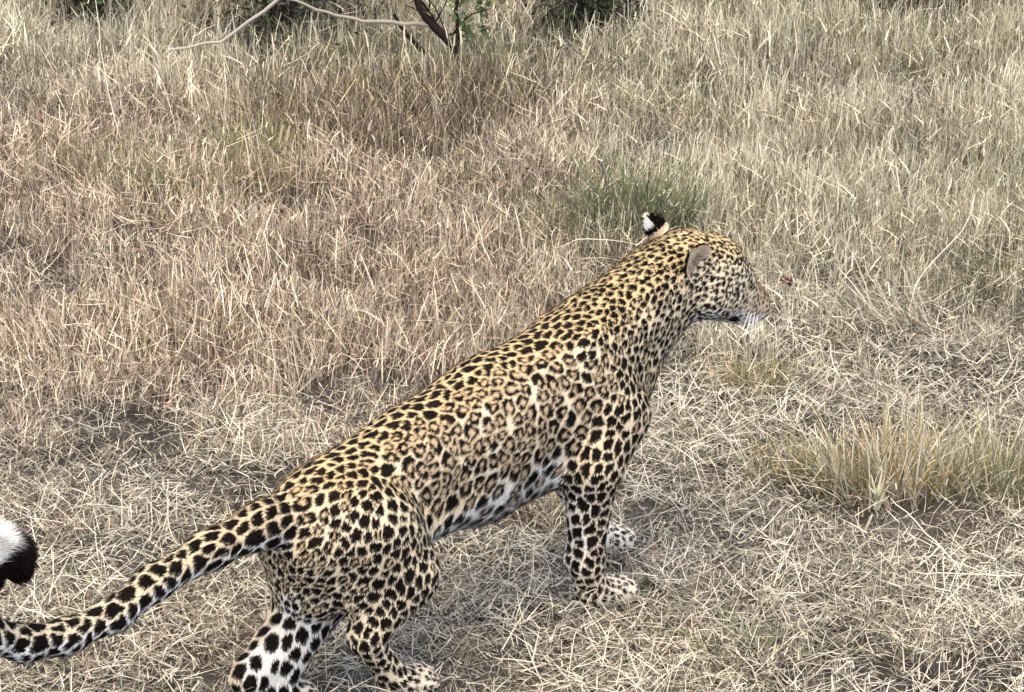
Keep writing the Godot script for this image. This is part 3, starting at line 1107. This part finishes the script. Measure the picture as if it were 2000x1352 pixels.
func ear(root: Node3D, at: Vector3, axis: Vector3, open: Vector3, wide: float, high: float, patch_on: float) -> void:
	axis = axis.normalized()
	open = (open - axis * open.dot(axis)).normalized()
	var side := axis.cross(open).normalized()
	var nu := 12
	var nv := 10
	var grid := []
	for layer in 2:
		var rows := []
		for j in nv + 1:
			var t := float(j) / nv
			var half := wide * 0.5 * sqrt(maxf(1.0 - pow(t, 3.0), 0.0)) * (0.85 + 0.3 * t * (1.0 - t) * 2.0)
			var row := []
			for i in nu + 1:
				var u := float(i) / nu * 2.0 - 1.0
				var p := at + axis * high * t + side * half * u - open * (0.011 * (1.0 - u * u) * (1.0 - 0.5 * t) - 0.006 * t)
				if layer == 0:
					p -= open * 0.0035 * (1.0 - pow(absf(u), 6.0)) * (1.0 - pow(t, 8.0))
				row.append(p)
			rows.append(row)
		grid.append(rows)
	var st := start()
	st.set_smooth_group(0)
	for layer in 2:
		for j in nv:
			for i in nu:
				var q := [grid[layer][j][i], grid[layer][j][i + 1], grid[layer][j + 1][i + 1], grid[layer][j + 1][i]]
				var u := (i + 0.5) / nu * 2.0 - 1.0
				var t := (j + 0.5) / nv
				var n: Vector3 = (q[2] - q[0]).cross(q[1] - q[0]).normalized()
				var want: Vector3 = -open if layer == 0 else open
				var order := [0, 1, 2, 0, 2, 3]
				if n.dot(want) < 0.0:
					n = -n
					order = [0, 2, 1, 0, 3, 2]
				var c := Color(0.90, 0.77, 0.59)
				if layer == 0:
					c = INK
					if t > 0.5 and absf(u) < 0.9 and u * patch_on > 0.0:
						c = WHITE
					if t < 0.2:
						c = BUFF
				elif absf(u) > 0.8 or t > 0.8:
					c = BUFF
				elif t < 0.4 and absf(u) < 0.45:
					c = Color(0.28, 0.18, 0.12)
				for k in order:
					st.set_color(c)
					st.set_normal(n)
					st.add_vertex(q[k])
				for h in 9:
					var p: Vector3 = q[0].lerp(q[1], rng.randf()).lerp(q[3].lerp(q[2], rng.randf()), rng.randf())
					var f: Vector3 = (axis + side * (u * 0.5 if layer == 0 else -u * 0.9) + Vector3(rng.randfn(), rng.randfn(), rng.randfn()) * 0.15).normalized()
					var hc := c
					if layer == 1:
						hc = Color(0.74, 0.58, 0.40).lerp(Color(0.97, 0.92, 0.83), rng.randf()) if c.r > 0.3 or rng.randf() < 0.5 else c
					hair(p, n, f, rng.randf_range(0.006, 0.010) * ((2.4 if t < 0.45 else 1.5) if layer == 1 else 1.0), 0.0007, rng.randf_range(0.12, 0.34), hc * rng.randf_range(0.8, 1.15))
	put("ear", st.commit(), matte(Color.WHITE, 0.8, true), root)



func build_face(root: Node3D) -> void:
	ear(root, head_point(Vector3(-.044, .026, .068)), Vector3(-.66, .70, .12), Vector3(-.42, .34, .84), .076, .064, 0.0)
	ear(root, head_point(Vector3(-.070, .050, -.046)), Vector3(-.45, .75, -.42), Vector3(.45, .1, -.9), .050, .044, 1.0)
	for s in [1.0, -1.0]:
		var ball := SphereMesh.new()
		ball.radius = 0.0125
		ball.height = 0.025
		ball.radial_segments = 24
		ball.rings = 12
		var glass := matte(Color(0.66, 0.55, 0.22), 0.08)
		glass.metallic_specular = 0.5
		var at := head_point(Vector3(.083, -.001, .0385 * s))
		var e := put("eye", ball, glass, root, at)
		var dot := SphereMesh.new()
		dot.radius = 0.0062
		dot.height = 0.0124
		put("pupil", dot, matte(Color(0.01, 0.01, 0.01), 0.1), e, head_turn * Vector3(.0062, -.001, .0062 * s))
	var nose := SphereMesh.new()
	nose.radius = 0.0135
	nose.height = 0.020
	var pad := put("nose", nose, matte(Color(0.16, 0.085, 0.08), 0.45), root, head_point(Vector3(.163, -.036, 0)))
	pad.basis = head_turn.scaled_local(Vector3(0.9, 1.0, 1.2))
	var white := matte(Color(0.92, 0.92, 0.92), 0.4)
	for s in [1.0, -1.0]:
		for i in 12:
			var a := head_point(Vector3(.106 + 0.008 * (i % 4), -.042 - 0.006 * (i / 4), (.042 - 0.0035 * (i % 4)) * s))
			var out := head_turn * Vector3(-0.55 + 0.14 * (i % 4) + rng.randfn(0, .06), -0.55 - 0.16 * (i / 4) + rng.randfn(0, .08), 0.5 * s).normalized()
			var l := rng.randf_range(0.035, 0.065)
			var st := start()
			tube(st, curve_points([a, a + out * l * 0.5 + Vector3(0, -.006, 0), a + out * l + Vector3(0, -.012, 0)], 6), [.0007, .0007, .0006, .0005, .0004, .0002], Color.WHITE, 5)
			put("whisker", st.commit(), white, root)
	var v := PackedVector3Array()
	var nn := PackedVector3Array()
	var cc := PackedColorArray()
	var ii := PackedInt32Array()
	var count := hair_at.size()
	v.resize(count * 5)
	nn.resize(count * 5)
	cc.resize(count * 5)
	ii.resize(count * 9)
	var shape := [Vector3(-1, 0, 0), Vector3(1, 0, 0), Vector3(.75, .55, .10), Vector3(-.75, .55, .10), Vector3(0, 1, .05)]
	var order := [0, 2, 1, 0, 3, 2, 3, 4, 2]
	for i in count:
		var t: Transform3D = hair_at[i]
		var n := t.basis.z.normalized()
		for k in 5:
			v[i * 5 + k] = t * shape[k]
			nn[i * 5 + k] = n
			cc[i * 5 + k] = hair_tint[i]
		for k in 9:
			ii[i * 9 + k] = i * 5 + order[k]
	var arr := []
	arr.resize(Mesh.ARRAY_MAX)
	arr[Mesh.ARRAY_VERTEX] = v
	arr[Mesh.ARRAY_NORMAL] = nn
	arr[Mesh.ARRAY_COLOR] = cc
	arr[Mesh.ARRAY_INDEX] = ii
	var m := ArrayMesh.new()
	m.add_surface_from_arrays(Mesh.PRIMITIVE_TRIANGLES, arr)
	var coat_mat := matte(Color.WHITE, 0.7, true)
	coat_mat.metallic_specular = 0.12
	tag(put("fur", m, coat_mat, root), "", "", "", "stuff")
	print("hairs ", count)


func bin_of(p: Vector3) -> Vector3i:
	return Vector3i((p / 0.03).floor())


func place_spots(verts: PackedVector3Array, nrm: PackedVector3Array, flows: PackedVector3Array, space: PackedFloat32Array, rosy: PackedFloat32Array, reach: PackedFloat32Array) -> void:
	var order := range(verts.size())
	for i in range(order.size() - 1, 0, -1):
		var j := rng.randi() % (i + 1)
		var t = order[i]
		order[i] = order[j]
		order[j] = t
	var taken := {}
	for i in order:
		var p := verts[i]
		var s := space[i] * (1.0 - 0.22 * smoothstep(0.6, 0.9, nrm[i].y) * rosy[i])
		var key := bin_of(p)
		var ok := true
		for dx in [-1, 0, 1]:
			for dy in [-1, 0, 1]:
				for dz in [-1, 0, 1]:
					if not ok:
						break
					for q in taken.get(key + Vector3i(dx, dy, dz), []):
						var o: Array = seeds[q]
						if o[0].distance_squared_to(p) < pow(0.40 * (s + o[1]), 2.0):
							ok = false
							break
		if not ok:
			continue
		var n := nrm[i]
		var along := flows[i]
		# on the flank the spots stretch down the ribs, on the ridge along the back
		if rosy[i] > 0.6 and n.y < 0.55:
			along = along.cross(n).normalized()
		along = along.rotated(n, rng.randfn(0, 0.3))
		var stretch := rng.randf_range(1.15, 1.6) + (0.25 if p.x < -0.06 and p.y > 0.2 else 0.0) + 0.4 * smoothstep(0.7, 0.95, n.y) * rosy[i]
		var ring := 1.0 if rng.randf() < rosy[i] and n.y < 0.86 else 0.0
		var small := 0.78 if ring == 0.0 and rosy[i] > 0.6 and n.y < 0.84 else 1.0
		var id := seeds.size()
		seeds.append([p, s * rng.randf_range(0.85, 1.15), along, stretch, ring, (reach[i] + 0.09 * smoothstep(0.65, 0.9, n.y) * rosy[i]) * small * rng.randf_range(0.90, 1.08), rng.randf() * TAU, n.cross(along)])
		if not taken.has(key):
			taken[key] = []
		taken[key].append(id)
	for k in taken:
		for dx in [-1, 0, 1]:
			for dy in [-1, 0, 1]:
				for dz in [-1, 0, 1]:
					var b: Vector3i = k + Vector3i(dx, dy, dz)
					if not seed_bins.has(b):
						seed_bins[b] = []
					seed_bins[b].append_array(taken[k])


func coat(p: Vector3, ground: Color) -> Color:
	var wob := Vector3(grain.get_noise_3dv(p * 60.0), grain.get_noise_3dv(p * 60.0 + Vector3(9, 3, 1)), grain.get_noise_3dv(p * 60.0 + Vector3(2, 8, 5))) * 0.005
	var q := p + wob
	var f1 := 9.0
	var f2 := 9.0
	var who: Array = []
	for id in seed_bins.get(bin_of(p), []):
		var o: Array = seeds[id]
		var v: Vector3 = q - o[0]
		var al := v.dot(o[2])
		var d: float = sqrt(maxf(v.length_squared() - al * al + al * al / (o[3] * o[3]), 0.0)) / o[1]
		if d < f1:
			f2 = f1
			f1 = d
			who = o
		elif d < f2:
			f2 = d
	if who.is_empty():
		return ground
	var r: float = who[5]
	var edge := f2 - f1
	var ink := smoothstep(r + 0.04, r - 0.04, f1) * smoothstep(0.08, 0.16, edge)
	if who[4] > 0.5:
		var hole := smoothstep(0.19, 0.125, f1)
		var v: Vector3 = q - who[0]
		var ang := atan2(v.dot(who[7]), v.dot(who[2]))
		var gap := smoothstep(0.85, 1.0, sin(ang * 2.0 + who[6]) * 0.6 + sin(ang * 3.0 - who[6] * 2.0) * 0.5) * smoothstep(0.1, 0.2, f1)
		ink *= 1.0 - maxf(hole, gap)
		ground = ground.lerp(TAWNY.lerp(ground, 0.25), smoothstep(r, r - 0.15, f1))
	return ground.lerp(INK, ink * (0.998 + 0.002 * sin(who[6])))
